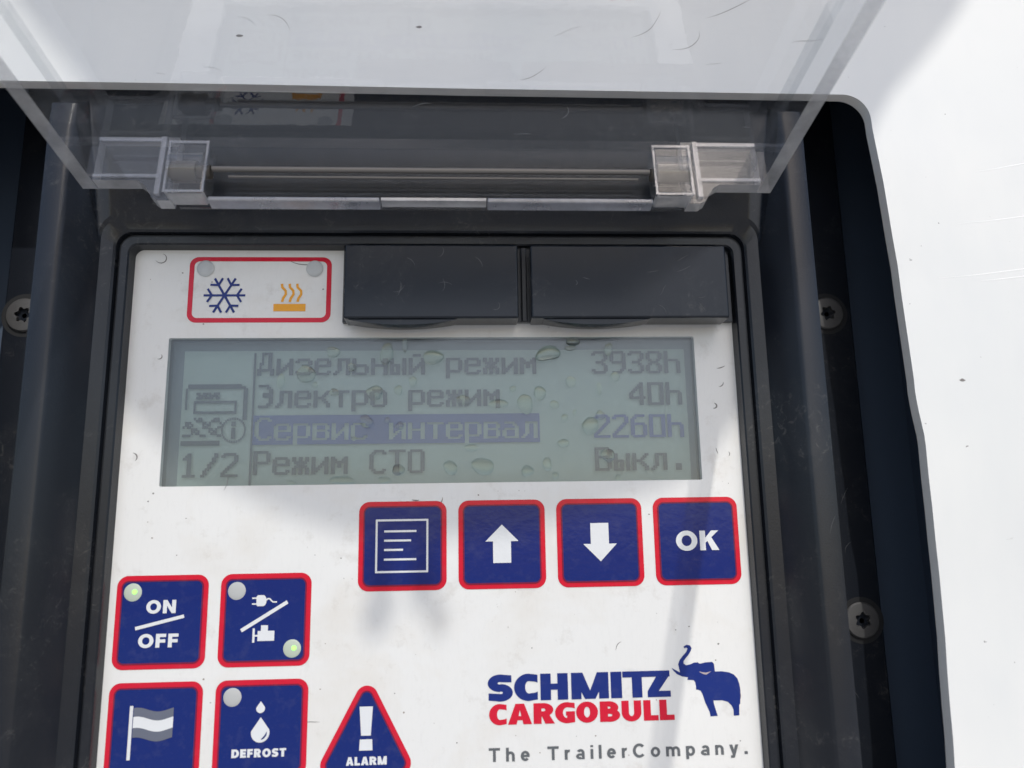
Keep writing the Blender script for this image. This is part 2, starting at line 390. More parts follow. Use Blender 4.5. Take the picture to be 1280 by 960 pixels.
# ================================================================== trailer skin
rnd = random.Random(3)
def right_edge(z):            # the hand-cut right edge bulges and has a small nick
    pts = [(78, 97.6), (60, 99.3), (40, 100.4), (20, 100.9), (15, 101.0), (12.2, 101.4), (9, 101.7), (0, 101.6), (-20, 101.3), (-50, 100.1), (-90, 99.2)]
    for (a, xa), (b, xb) in zip(pts, pts[1:]):
        if a >= z >= b: return xa + (xb - xa) * (a - z) / (a - b)
    return pts[-1][1]
def hole_outline():
    pts = []
    for i in range(13):      # upper right corner
        t = math.radians(90 * i / 12); pts.append((93.2 + 5.2 * math.cos(t), 71.6 + 5.3 * math.sin(t)))
    pts.append((60, 77.0)); pts.append((20, 77.1)); pts.append((-20, 77.4))
    for i in range(7):
        t = math.radians(90 + 90 * i / 6); pts.append((-72 + 5 * math.cos(t), 72.5 + 5 * math.sin(t)))
    pts += [(-77, 20), (-77, -40)]
    for i in range(5):
        t = math.radians(180 + 90 * i / 4); pts.append((-71 + 6 * math.cos(t), -90 + 6 * math.sin(t)))
    for i in range(5):
        t = math.radians(270 + 90 * i / 4); pts.append((93 + 6 * math.cos(t), -90 + 6 * math.sin(t)))
    z = -80
    while z < 70:
        pts.append((right_edge(z) + rnd.uniform(-.07, .07), z)); z += 2.0 if 4 < z < 20 else 5.5
    return pts
hol = hole_outline()
bm = bmesh.new()
D0, D1 = 7.5, 10.0
def loopv(pts, d): return [bm.verts.new(P(x, z, d)) for x, z in pts]
for d, flip in ((D1, False), (D0, True)):
    hv = loopv(hol, d)
    ov = loopv([(-420, -420), (440, -420), (440, 480), (-420, 480)], d)
    es = [bm.edges.new((a[i], a[(i + 1) % len(a)])) for a in (hv, ov) for i in range(len(a))]
    r = bmesh.ops.triangle_fill(bm, use_beauty=True, edges=es)
    for g in r['geom']:
        if isinstance(g, bmesh.types.BMFace):
            g.normal_update()
            if (g.normal.y > 0) != flip: g.normal_flip()
    if d == D1: fh, fo = hv, ov
    else:
        for A, B_ in ((fh, hv), (fo, ov)):
            for i in range(len(A)):
                j = (i + 1) % len(A); f = bm.faces.new((A[i], A[j], B_[j], B_[i])); f.material_index = 1
nf = len(bm.faces)
# scratches and chips in the skin above and beside the opening
for (x, z, l, a, c_) in ((52, 88.5, 9, .25, .2), (67, 93, 12, .2, .3), (60, 86, 8, .1, -.3), (30, 79, 6, .1, .2),
                        (-18, 92, 6, .2, -.4), (84, 88, 7, .4, -.2), (75, 101, 10, .15, .2)):
    ribbon(bm, squiggle(x, z, l, a, c_, rnd), .10, D1 + .03, 2)
for (x, z) in ((-23, 87.5), (11, 90), (110, 20)):
    flat(bm, [(x + (.3 + rnd.uniform(-.15, .15)) * math.cos(t) * 1.8, z + .28 * math.sin(t)) for t in [i * math.pi / 5 for i in range(10)]], D1 + .03, 2)
for (x, z, l, a) in ((113, 50.3, 22, .14), (108, 39.5, 26, .13), (116, 39.0, 12, .12), (118, 61, 16, .2)):
    ribbon(bm, squiggle(x, z, l, a, 0.02, random.Random(1)), .16, D1 + .03, 3)
skin = finish('trailer_skin', bm, [M_PAINT, M_EDGE, M_MARK, M_MARKL])
tag(skin, 'white painted trailer wall sheet with a round-cornered cut-out around the black controller', 'wall')
skin['kind'] = 'structure'
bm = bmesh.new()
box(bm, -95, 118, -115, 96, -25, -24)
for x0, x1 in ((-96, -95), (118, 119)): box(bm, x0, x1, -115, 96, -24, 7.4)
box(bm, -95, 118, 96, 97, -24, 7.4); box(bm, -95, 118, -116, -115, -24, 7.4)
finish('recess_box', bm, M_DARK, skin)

# ================================================================== controller
unit = empty('control_panel', P(14.1, -70, 0))
tag(unit, 'black framed cooling unit control panel with white keypad, display and raised clear lid', 'control panel')
inv = Matrix.Translation(-unit.location)
def part(name, bm, mats, parent=None, **k):
    """mesh part of the controller; vertex coordinates stay relative to the panel"""
    bmesh.ops.transform(bm, matrix=inv, verts=bm.verts)
    return finish(name, bm, mats, parent or unit, **k)
CX = 14.1; HW = 57.3; ZT = 48.3; ZB = -72
# ---- housing: concentric rings from the keypad outwards
prof = [(-.6, -1), (0.0, -.2), (.25, 2.3), (.5, 2.6), (1.7, 2.7), (1.9, 1.7), (2.4, 1.7), (2.6, 2.8), (3.0, 3.1), (5.2, 3.4), (5.5, 3.9), (8.4, 10.2), (8.9, 10.8), (9.5, 11.0), (12.2, 11.0), (12.8, 10.7), (13.0, 10.0), (13.3, -12), (30.0, -12), (30.4, -12.4), (30.6, -22)]
bm = bmesh.new(); prev = None
def top_off(o):   # the frame runs on upwards behind the hinge and the trailer skin
    return o if o < 5.3 else o + .5 if o < 6 else 26 + o
for o_, d in prof:
    r = max(1.2, 1.6 + o_ * .45) if o_ < 5.6 else 4.0
    pts = rrect(CX - HW - o_, CX + HW + o_, ZB - o_, ZT + top_off(o_), r, 7)
    zt_ = ZT + top_off(o_) - r; zs = (min(68, zt_ - 3), min(73, zt_ - 2), min(76, zt_ - 1))   # the raised ridge dies away before it reaches the trailer skin
    pts = pts[:16] + [(CX - HW - o_, z) for z in zs[::-1]] + pts[16:] + [(CX + HW + o_, z) for z in zs]
    cap = lambda z: 11.1 if z <= 68.01 else 10.2 if z <= 73.01 else 5.9
    cur = [bm.verts.new(P(x, z, min(d, cap(z)))) for x, z in pts]
    if prev:
        n = len(cur)
        for i in range(n):
            j = (i + 1) % n; bm.faces.new((prev[i], prev[j], cur[j], cur[i]))
    prev = cur
bmesh.ops.recalc_face_normals(bm, faces=bm.faces)
if sum(f.normal.y for f in bm.faces if abs(f.normal.y) > .9) > 0: bmesh.ops.reverse_faces(bm, faces=bm.faces)
r2 = random.Random(11)
for i in range(12):
    side = r2.choice((-1, 1)); o_ = r2.choice((17, 20, 24, 10.8)); dd = {10.8: 11.04}.get(o_, -11.95)
    x = CX + side * (HW + o_); z = r2.uniform(-46, 40)
    ribbon(bm, squiggle(x, z, r2.uniform(1.5, 4), r2.choice((1.5, -1.5)) + r2.uniform(-.5, .5), r2.uniform(-.5, .5), r2), .05, dd, 1)
housing = part('housing', bm, [M_HOUS, M_SCUFF], smooth=28)
# ---- faceplate with a window for the display
LX0, LX1, LZ0, LZ1 = -36.0, 63.7, 3.25, 30.95
bm = bmesh.new()
out_ = rrect(CX - HW - .3, CX + HW + .3, ZB, ZT + .2, 1.7, 8); inn = rrect(LX0, LX1, LZ0, LZ1, .25, 8)
a, b = holed(bm, out_, inn, 0)
back = [bm.verts.new(P(x, z, -1.2)) for x, z in inn]; n = len(inn)
for i in range(n): bm.faces.new((b[i], b[(i + 1) % n], back[(i + 1) % n], back[i]))
r3 = random.Random(5)
mk = [(-39.5, 46.3, 4.0, -1.0, .9, 1, .22), (-14.5, 46.5, 6.4, -.75, .42, 1, .2), (-40.6, 8, 2, .5, 1, 1, .25), (-37.9, 27, 1.6, -.6, 1, 1, .2),
      (66.6, 16.8, 1.8, -.3, 1, 1, .3), (67.8, 24.6, 1.8, -.2, .9, 1, .2), (68, 21, 1.5, -.2, .9, 1, .2), (67, 8, 1.3, 1.6, .3, 1, .16), (69, 7.6, 1, .6, .3, 1, .16),
      (-9.8, -20.3, 1.6, .5, .3, 1, .2), (1.5, -1.2, 1.7, -.7, .6, 4, .3), (13.4, -.6, 2.6, -.5, 1, 4, .24), (9.5, .3, 1.4, -.4, .5, 1, .24), (-31.5, -27.2, 3.8, .5, .5, 4, .34),
      (28.4, -12.1, 3.4, -.7, 1.7, 4, .3), (65, -35.6, 3, .4, .7, 1, .2), (67, -36.6, 3.4, .3, .6, 1, .18), (62.5, -14, 3, .4, .6, 1, .14), (26, -1, 1.6, -.4, .6, 4, .24),
      (-10.4, -19.9, 1.4, .4, .4, 1, .16), (-9, -37.7, 3, .5, -.6, 1, .12), (41, -13.2, 1.4, .3, 1, 1, .18), (-24.5, 2.4, 3, .9, .4, 1, .13), (46, -27, 2, 1.2, .5, 1, .14)]
for (x, z, l, a_, c_, mi, w) in mk: ribbon(bm, squiggle(x, z, l, a_, c_, r3), w, .035, 1 if mi == 1 else 2)
for i in range(70):
    x = r3.uniform(-42, 71); z = r3.choice((r3.uniform(-48, 2.6), r3.uniform(-48, 2.6), r3.uniform(31.5, 47)))
    q = r3.uniform(.06, .2); e_ = r3.uniform(.5, 1)
    flat(bm, [(x + q * math.cos(t), z + q * e_ * math.sin(t)) for t in [k * math.pi / 3 for k in range(6)]], .034, r3.choice((1, 2)))
face = part('faceplate', bm, [M_MEMB, M_MARK, M_MARKW])

# ---- buttons
def ring(bm, outer, inner, d, mi=0): holed(bm, outer, inner, d, mi)
def make_button(x0, zt, name='button', label=None, S_=15.86):
    """navy key with a red border; x0/zt is its upper left corner"""
    bm = bmesh.new(); w = .86
    slab(bm, rrect(x0 + w, x0 + S_ - w, zt - S_ + w, zt - w, 1.15), .03, .16)
    o = part(name, bm, M_NAVY)
    if label: o['label'] = label
    bm = bmesh.new(); ring(bm, rrect(x0, x0 + S_, zt - S_, zt, 1.9), rrect(x0 + w, x0 + S_ - w, zt - S_ + w, zt - w, 1.15), .07)
    part('border', bm, M_RED, o)
    bm = bmesh.new(); ring(bm, rrect(x0 + w - .02, x0 + S_ - w + .02, zt - S_ + w - .02, zt - w + .02, 1.17), rrect(x0 + w + .22, x0 + S_ - w - .22, zt - S_ + w + .22, zt - w - .22, .95), .19)
    part('seam', bm, M_SEAM, o)
    return o
ID = .22
def led(x, z, parent, lit=None, off=None):
    bm = bmesh.new(); n = 28; rr = 1.62; prev = None
    for k, (f, h) in enumerate(((1, 0), (.92, .12), (.7, .24), (.4, .31), (.12, .34))):
        cur = [bm.verts.new(P(x + rr * f * math.cos(2 * math.pi * i / n), z + rr * f * math.sin(2 * math.pi * i / n), ID - .1 + h * .6)) for i in range(n)]
        if prev:
            for i in range(n): bm.faces.new((prev[i], prev[(i + 1) % n], cur[(i + 1) % n], cur[i])).material_index = 0
        prev = cur
    bm.faces.new(prev)
    bmesh.ops.recalc_face_normals(bm, faces=bm.faces)
    if sum(f.normal.y for f in bm.faces) > 0: bmesh.ops.reverse_faces(bm, faces=bm.faces)
    m = [M_HALO if lit else (off or M_OFFLED)]
    o = part('indicator_lamp', bm, m, parent, smooth=60)
    if lit:
        bm = bmesh.new(); slab(bm, [(x + .35 + .42 * math.cos(t), z + .1 + .42 * math.sin(t)) for t in [k * math.pi / 10 for k in range(20)]], ID, ID + .16)
        bmesh.ops.transform(bm, matrix=inv, verts=bm.verts)
        me = bpy.data.meshes.new('glow'); bm.to_mesh(me); bm.free()
        # merged into the lamp: same mesh, second material
        b2 = bmesh.new(); b2.from_mesh(o.data); k0 = len(b2.faces); b2.from_mesh(me); b2.faces.ensure_lookup_table()
        for f in b2.faces[k0:]: f.material_index = 1
        b2.to_mesh(o.data); b2.free(); o.data.materials.append(M_GREEN); bpy.data.meshes.remove(me)
        o['label'] = 'lamp with a green light on'
    return o
def icon(fn, parent, m=None, name='icon'):
    bm = bmesh.new(); fn(bm); return part(name, bm, m or M_ICON, parent)
PX = 18.0
# menu
b = make_button(0, 0, label='key with a framed list icon')
def f(bm):
    ring(bm, rrect(3.05, 12.55, -12.7, -3.2, .02, 1), rrect(3.4, 12.2, -12.35, -3.55, .02, 1), ID)
    for z, x1 in ((-5.35, 10.4), (-7.0, 9.45), (-8.65, 8.0), (-10.35, 10.4)): bar(bm, 4.6, z, x1, z, .36, ID)
icon(f, b)
# up / down
b = make_button(PX, 0, label='key with an upward arrow')
def f(bm): flat(bm, [(25.93, -4.45), (28.95, -7.45), (27.55, -7.45), (27.55, -11.3), (24.28, -11.3), (24.28, -7.45), (22.9, -7.45)], ID)
icon(f, b)
b = make_button(2 * PX, 0, label='key with a downward arrow')
def f(bm): flat(bm, [(43.93, -11.35), (47.0, -8.2), (45.55, -8.2), (45.55, -4.45), (42.2, -4.45), (42.2, -8.2), (40.8, -8.2)], ID)
icon(f, b)
b = make_button(3 * PX, 0, label='key lettered OK')
icon(lambda bm: text(bm, 'OK', 58.0, 66.0, -9.7, 3.55, 1.05, .85, ID, gap=.13), b, name='lettering')
LG = -42.02; L1 = -12.36; L2 = L1 - 18.0
b = make_button(LG, L1, label='key lettered ON over OFF')
def f(bm):
    text(bm, 'ON', -36.7, -31.6, -18.85, 2.25, .68, .55, ID); text(bm, 'OFF', -37.7, -30.85, -24.6, 2.3, .68, .55, ID)
    bar(bm, -38.35, -21.35, -30.1, -19.4, .58, ID + .02)
icon(f, b, name='lettering'); led(-39.2, -15.2, b, lit=True)
b = make_button(LG + PX, L1, label='key with a plug over an engine')
def f(bm):
    bar(bm, -20.15, -22.1, -12.25, -17.35, .62, ID)
    body = [(-17.7, -16.35), (-17.45, -16.1), (-16.55, -16.1)] + [(-16.55 + .62 * math.sin(t), -17.05 + .95 * math.cos(t)) for t in [math.radians(a_) for a_ in range(10, 171, 20)]] + [(-17.45, -18.0), (-17.7, -17.75)]
    flat(bm, body, ID)
    for z in (-16.6, -17.6): bar(bm, -18.45, z, -17.6, z, .24, ID + .01)
    ribbon(bm, [(-16.0, -17.0), (-15.7, -16.72), (-15.35, -16.75), (-15.1, -17.05), (-14.8, -17.3), (-14.1, -17.32)], .24, ID + .02, taper=False)
    bar(bm, -17.95, -21.75, -17.95, -24.15, .38, ID)
    bar(bm, -17.9, -23.0, -17.1, -23.0, .3, ID + .01)
    flat(bm, [(-17.25, -22.2), (-16.7, -22.2), (-16.7, -21.25), (-15.5, -21.25), (-15.5, -22.2), (-14.35, -22.2), (-14.35, -23.9), (-17.25, -23.9)], ID + .02)
icon(f, b); led(-21.2, -15.3, b); led(-11.2, -25.3, b, lit=True)
b = make_button(LG, L2, label='key with a waving flag')
def f(bm): bar(bm, -38.0, -34.1, -38.0, -42.8, .56, ID)
icon(f, b, name='flag_pole')
def wave(z0, amp=.36): return [(-37.6 + 6.7 * i / 16, z0 + amp * math.sin(-i / 16 * 2 * math.pi * .95 + 2.1)) for i in range(17)]
def fs(top, bot): return wave(top) + wave(bot)[::-1]
icon(lambda bm: (flat(bm, fs(-34.75, -36.2), ID), flat(bm, fs(-38.0, -39.55), ID)), b, M_FLAGG, 'flag_band')
icon(lambda bm: flat(bm, fs(-36.2, -38.0), ID), b, M_ICON, 'flag_band')
b = make_button(LG + PX, L2, label='key with two drops lettered DEFROST')
def drop(cx, top, bot, w):
    r = w / 2; cz = bot + r * 1.02; pts = [(cx, top)]
    for a_ in range(20, -201, -15): pts.append((cx + r * math.cos(math.radians(a_)), cz + r * math.sin(math.radians(a_))))
    return pts
def f(bm):
    flat(bm, drop(-16.2, -33.9, -35.85, 1.5), ID); flat(bm, drop(-16.1, -36.5, -40.65, 3.15), ID)
icon(f, b)
def f(bm): ribbon(bm, [(-15.0, -38.9), (-15.15, -39.4), (-15.5, -39.85), (-15.9, -40.1)], .3, ID + .04)
icon(f, b, M_NAVY, 'drop_highlight')
icon(lambda bm: text(bm, 'DEFROST', -20.8, -11.6, -42.95, 1.36, .46, .36, ID, gap=.15), b, name='lettering'); led(-21.1, -33.15, b)
# alarm triangle
def tri(inset, r, n=10):
    A = Vector((1.95, -29.6)); Bv = Vector((11.0, -46.6)); Cc = Vector((-7.1, -46.6)); cen = (A + Bv + Cc) / 3; out = []
    vs_ = [A, Bv, Cc]
    for i in range(3):
        p = vs_[i]; q0 = (vs_[i - 1] - p).normalized(); q1 = (vs_[(i + 1) % 3] - p).normalized(); bis = (q0 + q1).normalized()
        half = q0.angle(q1) / 2; rr = r; dist = (rr + inset) / math.sin(half); c = p + bis * dist
        a0 = math.atan2(-bis.y, -bis.x); sp = math.pi / 2 - half
        for k in range(n + 1):
            a_ = a0 + sp - 2 * sp * k / n; out.append((c.x + rr * math.cos(a_), c.y + rr * math.sin(a_)))
    return out
bm = bmesh.new(); slab(bm, tri(.86, 1.1), .03, .16); b = part('button', bm, M_NAVY); b['label'] = 'triangular key with an exclamation mark lettered ALARM'
bm = bmesh.new(); ring(bm, tri(0, 1.96), tri(.86, 1.1), .07); part('border', bm, M_RED, b)
bm = bmesh.new(); ring(bm, tri(.84, 1.12), tri(1.06, .92), .19); part('seam', bm, M_SEAM, b)
def f(bm):
    flat(bm, [(.75, -35.25), (3.05, -35.25), (2.75, -40.0), (1.1, -40.0)], ID); flat(bm, [(.9, -40.6), (3.0, -40.6), (3.1, -42.4), (.8, -42.4)], ID)
icon(f, b); icon(lambda bm: text(bm, 'ALARM', -1.4, 5.55, -44.75, 1.35, .44, .36, ID, gap=.12), b, name='lettering')

# ---- mode indicator field
bm = bmesh.new(); ring(bm, rrect(-33.0, -6.15, 33.95, 46.95, 1.7), rrect(-32.1, -7.05, 34.85, 46.1, 1.0), .06)
ind = part('indicator_field', bm, M_RED)
def f(bm):
    d = .06
    for k in range(6):
        t = math.radians(60 * k); ux, uz = math.cos(t), math.sin(t); cx, cz = -26.2, 39.3
        q = d + .004 * k; bar(bm, cx, cz, cx + ux * 3.9, cz + uz * 3.9, .44, q)
        for s_ in (-1, 1):
            t2 = t + s_ * math.radians(58); x, z = cx + ux * 2.35, cz + uz * 2.35; bar(bm, x, z, x + math.cos(t2) * 1.55, z + math.sin(t2) * 1.55, .42, q + .03 + .03 * (s_ > 0))
icon(f, ind, M_NAVYT, 'snowflake_icon')
def f(bm):
    flat(bm, [(-16.95, 36.15), (-10.9, 36.15), (-10.9, 37.6), (-16.95, 37.6)], .06)
    for x in (-15.5, -14.05, -12.6):
        ribbon(bm, [(x, 41.6), (x + .08, 40.9), (x + .75, 40.2), (x + .8, 39.5), (x + .3, 38.7), (x + .15, 38.0)], .48, .06, taper=False)
icon(f, ind, M_ORANGE, 'heat_icon')
M_OFF2 = printed('clear lamp lens', (.50, .52, .53))
for x in (-30.0, -9.4):
    o = led(x, 44.65, ind, off=M_OFF2)

# ---- maker's lettering and elephant
k_ = .1432
def gx(px): return 23.05 + (px - 609.2) * k_
bm = bmesh.new(); p = Pen(bm, .06)
z0, hh, tv, th = -35.05, 4.45, 1.72, 1.02
for ch, a_, b_ in (('S', 609.2, 640), ('C', 641.7, 670.8), ('H', 674.2, 708.3), ('M', 712.5, 759), ('I', 761.7, 775.5)):
    glyph(p, ch, gx(a_), z0, gx(b_) - gx(a_), hh, 1.85 if ch in 'HM' else (1.95 if ch == 'C' else 1.75), 1.25 if ch in 'CS' else th)
# T runs into the Z
p.rect(gx(776.6), z0 + hh - th, gx(836), z0 + hh); p.rect(gx(788.3), z0, gx(800.8), z0 + hh - th)
zx = gx(807.5); zX = gx(836.4)
p.rect(zx, z0, zX, z0 + th); p.poly([(zx, z0 + th), (zx + 2.0, z0 + th), (gx(834.5), z0 + hh - th), (gx(834.5) - 2.25, z0 + hh - th)])
lg = part('brand_lettering', bm, M_NAVYT)
bm = bmesh.new(); p = Pen(bm, .06); z0, hh = -38.95, 3.42
for ch, a_, b_ in (('C', 610.5, 632), ('A', 633.5, 663), ('R', 665, 691), ('G', 691.5, 716), ('O', 717.5, 744.5), ('B', 747, 772), ('U', 774, 798.5), ('L', 801.3, 819.7), ('L', 821.3, 839.7)):
    glyph(p, ch, gx(a_), z0, gx(b_) - gx(a_), hh, 1.4 if ch not in 'LU' else 1.3, .88)
part('brand_lettering', bm, M_RED)['label'] = 'red word CARGOBULL'
lg['label'] = 'navy word SCHMITZ'
bm = bmesh.new(); text(bm, 'The TrailerCompany.', 23.1, 68.6, -44.95, 2.25, .50, .42, .06, wid=dict(LW, **{'.': .17}), gap=.42, space=.42)
part('slogan_lettering', bm, M_GREY)
el = [(58.3,-26.65),(58.5, -26.5), (58.9, -26.3), (59.5, -26.4), (59.8, -26.9), (59.6, -27.4), (59.1, -28.1), (58.6, -28.6), (58.2, -29.1), (58.2, -29.5), (58.6, -29.8), (59.3, -29.7), (60.1, -29.4), (60.7, -29.35), (61.1, -29.6), (62.2, -29.4), (63.4, -29.35), (63.7, -29.7), (63.8, -31.0), (65.1, -31.0), (66.3, -31.2), (67.2, -31.6), (67.8, -32.3), (68.1, -33.3), (68.2, -34.3), (68.0, -36.6), (67.8, -36.7), (67.7, -38.5), (66.7, -38.55), (66.7, -37.5), (66.4, -36.8), (65.8, -36.2), (64.8, -35.9), (63.2, -35.9), (63.25, -36.5), (63.8, -38.5), (62.5, -38.55), (62.4, -37.8), (61.7, -36.2), (61.3, -34.8), (61.0, -34.2), (60.5, -34.0), (60.2, -34.0), (60.2, -33.4), (60.1, -32.7), (59.8, -32.35), (58.7, -32.3), (58.85, -31.85), (57.8, -31.7), (56.9, -31.3), (56.3, -30.7), (55.95, -30.15), (56.5, -30.5), (57.45, -31.0), (57.3, -30.2), (57.2, -29.6), (57.5, -28.9), (58.1, -28.2), (58.8, -27.5), (59.05, -26.95), (58.75, -26.75), (58.6, -26.95)]
bm = bmesh.new(); f_ = flat(bm, el, .06); bmesh.ops.triangulate(bm, faces=[f_])
em = part('elephant_emblem', bm, M_NAVYT)
bm = bmesh.new(); flat(bm, [(60.9, -30.9), (61.4, -31.05), (62.1, -31.15), (63.1, -30.95), (62.2, -31.5), (61.7, -31.4), (61.1, -31.1)], .09); part('ear_mark', bm, printed('worn ear line', (.42, .36, .38)), em)

# ---- display
bm = bmesh.new()
LD = -3.2
inn = rrect(LX0, LX1, LZ0, LZ1, .25, 8); a = [bm.verts.new(P(x, z, -1.2)) for x, z in inn]; b = [bm.verts.new(P(x, z, LD)) for x, z in inn]; n = len(a)
for i in range(n): bm.faces.new((a[i], a[(i + 1) % n], b[(i + 1) % n], b[i])).material_index = 0
ax0, az1 = at(-32.9, 28.4, LD); ax1, az0 = at(61.6, 2.5, LD)
act = rrect(ax0, ax1, LZ0 + .05, az1, .1, 8)
holed(bm, inn, act, LD, 1); flat(bm, act, LD, 2)
disp = part('display', bm, [M_LCDW, M_LCDB, M_LCD])
disp['label'] = 'grey green liquid crystal display in a shallow dark frame'
bm = bmesh.new(); box(bm, LX0 + .02, LX1 - .02, LZ0 + .02, LZ1 - .02, -1.15, -.12); part('window_pane', bm, M_LENS, disp)
F = {
'Д': "..XXXXX.|..X..XX.|..X..XX.|..X..XX.|..X..XX.|.XX..XX.|.X...XX.|.X...XX.|XXXXXXXX|XX....XX|XX....XX",
'Э': ".XXXXX..|.....XX.|......XX|......XX|...XXXXX|...XXXXX|......XX|......XX|......XX|.....XX.|.XXXXX..",
'С': "..XXXXX.|.XX...XX|XX......|XX......|XX......|XX......|XX......|XX......|XX......|.XX...XX|..XXXXX.",
'Т': "XXXXXXXX|...XX...|...XX...|...XX...|...XX...|...XX...|...XX...|...XX...|...XX...|...XX...|...XX...",
'О': ".XXXXXX.|XX....XX|XX....XX|XX....XX|XX....XX|XX....XX|XX....XX|XX....XX|XX....XX|XX....XX|.XXXXXX.",
'Р': "XXXXXXX.|XX....XX|XX....XX|XX....XX|XX....XX|XXXXXXX.|XX......|XX......|XX......|XX......|XX......",
'В': "XXXXXXX.|XX....XX|XX....XX|XX....XX|XXXXXXX.|XX....XX|XX....XX|XX....XX|XX....XX|XX....XX|XXXXXXX.",
'3': ".XXXXXX.|XX....XX|......XX|......XX|.....XX.|..XXXX..|.....XX.|......XX|......XX|XX....XX|.XXXXXX.",
'9': ".XXXXXX.|XX....XX|XX....XX|XX....XX|XX....XX|.XXXXXXX|......XX|......XX|......XX|.....XX.|.XXXXX..",
'8': ".XXXXXX.|XX....XX|XX....XX|XX....XX|.XX..XX.|..XXXX..|.XX..XX.|XX....XX|XX....XX|XX....XX|.XXXXXX.",
'4': ".....XX.|....XXX.|...XXXX.|..XX.XX.|.XX..XX.|XX...XX.|XX...XX.|XXXXXXXX|.....XX.|.....XX.|.....XX.",
'0': "XXXXXXXX|XX....XX|XX....XX|XX....XX|XX....XX|XX....XX|XX....XX|XX....XX|XX....XX|XX....XX|XXXXXXXX",
'2': ".XXXXXX.|XX....XX|......XX|......XX|.....XX.|....XX..|...XX...|..XX....|.XX.....|XX......|XXXXXXXX",
'6': "..XXXXX.|.XX.....|XX......|XX......|XXXXXXX.|XX....XX|XX....XX|XX....XX|XX....XX|XX....XX|.XXXXXX.",
'h': "XX......|XX......|XX......|XX......|XXXXXXX.|XX....XX|XX....XX|XX....XX|XX....XX|XX....XX|XX....XX",
'1': "...XX...|..XXX...|.XXXX...|...XX...|...XX...|...XX...|...XX...|...XX...|...XX...|...XX...|.XXXXXX.",
'/': "......XX|......XX|.....XX.|.....XX.|....XX..|...XX...|...XX...|..XX....|.XX.....|.XX.....|XX......",
'.': "||||||||...XXX..|...XXX..|...XXX..",
'и': "|||XX....XX|XX....XX|XX...XXX|XX..XXXX|XX.XX.XX|XXXX..XX|XXX...XX|XX....XX",
'й': "|..XXXX..||XX....XX|XX....XX|XX...XXX|XX..XXXX|XX.XX.XX|XXXX..XX|XXX...XX|XX....XX",
'з': "|||.XXXXXX.|XX....XX|......XX|...XXXX.|......XX|......XX|XX....XX|.XXXXXX.",
'е': "|||.XXXXXX.|XX....XX|XX....XX|XXXXXXXX|XX......|XX......|XX....XX|.XXXXXX.",
'л': "|||..XXXXXX|..XX..XX|..XX..XX|..XX..XX|..XX..XX|..XX..XX|.XX...XX|XX....XX",
'ь': "|||XX......|XX......|XX......|XXXXXXX.|XX....XX|XX....XX|XX....XX|XXXXXXX.",
'н': "|||XX....XX|XX....XX|XX....XX|XXXXXXXX|XX....XX|XX....XX|XX....XX|XX....XX",
'ы': "|||XX....XX|XX....XX|XX....XX|XXXXX.XX|XX.XX.XX|XX.XX.XX|XX.XX.XX|XXXXX.XX",
'р': "|||XXXXXXX.|XX....XX|XX....XX|XX....XX|XX....XX|XX....XX|XXXXXXX.|XX......|XX......|XX......",
'ж': "|||XX.XX.XX|XX.XX.XX|.XXXXXX.|..XXXX..|.XXXXXX.|XX.XX.XX|XX.XX.XX|XX.XX.XX",
'м': "|||XX....XX|XXX..XXX|XXXXXXXX|XX.XX.XX|XX.XX.XX|XX....XX|XX....XX|XX....XX",
'к': "|||XX....XX|XX...XX.|XX..XX..|XXXXX...|XX..XX..|XX...XX.|XX....XX|XX....XX",
'т': "|||XXXXXXXX|...XX...|...XX...|...XX...|...XX...|...XX...|...XX...|...XX...",
'о': "|||.XXXXXX.|XX....XX|XX....XX|XX....XX|XX....XX|XX....XX|XX....XX|.XXXXXX.",
'в': "|||XXXXXXX.|XX....XX|XX....XX|XXXXXXX.|XX....XX|XX....XX|XX....XX|XXXXXXX.",
'с': "|||.XXXXXX.|XX....XX|XX......|XX......|XX......|XX......|XX....XX|.XXXXXX.",
'а': "|||.XXXXX..|.....XX.|......XX|.XXXXXXX|XX....XX|XX....XX|XX....XX|.XXXXXXX"}
DOT = .391; TD = LD + .45
def dot(bm, x, z, d=TD, g=.008, tall=1.28):
    d += .004 * (int(round(z / DOT)) % 2)
    X0, Z0 = at(x + g / 2, z - DOT * tall + g / 2, d); X1, Z1 = at(x + DOT - g / 2, z - g / 2, d)
    flat(bm, [(X0, Z0), (X1, Z0), (X1, Z1), (X0, Z1)], d)
def dots(s):
    return {(i, j) for j, row in enumerate(F[s].split('|')) for i, c in enumerate(row) if c == 'X'}
CHARS = []
def line(bm, s, x, z):
    for k, ch in enumerate(s):
        if ch == ' ': continue
        CHARS.append((x + (k * 9 + 4) * DOT, z - 5.5 * DOT, ch, s))
        for i, j in dots(ch): dot(bm, x + (k * 9 + i) * DOT, z - j * DOT)
TX0 = -19.45; rows = [27.65, 21.95, 15.75, 9.55]; rows[0] = 28.1
bm = bmesh.new()
line(bm, 'Дизельный режим', TX0, rows[0]); line(bm, 'Электро режим', TX0, rows[1]); line(bm, 'Режим СТО', TX0, rows[3])
VX = 61.0 - 44.6 * DOT
line(bm, '3938h', VX, rows[0]); line(bm, '  40h', VX, rows[1]); line(bm, 'Выкл.', VX, rows[3])
part('display_text', bm, M_PIX, disp)
bm = bmesh.new(); line(bm, '2260h', VX, rows[2])
s = 'Сервис интервал'; lit = set()
for k, ch in enumerate(s):
    if ch != ' ':
        lit |= {(k * 9 + i, j) for i, j in dots(ch)}; CHARS.append((TX0 + (k * 9 + 4) * DOT, rows[2] - 5.5 * DOT, ch, s))
for i in range(-1, 135):
    for j in range(-1, 13):
        if (i, j) not in lit: dot(bm, TX0 + i * DOT, rows[2] - j * DOT, g=.012, tall=1.0)
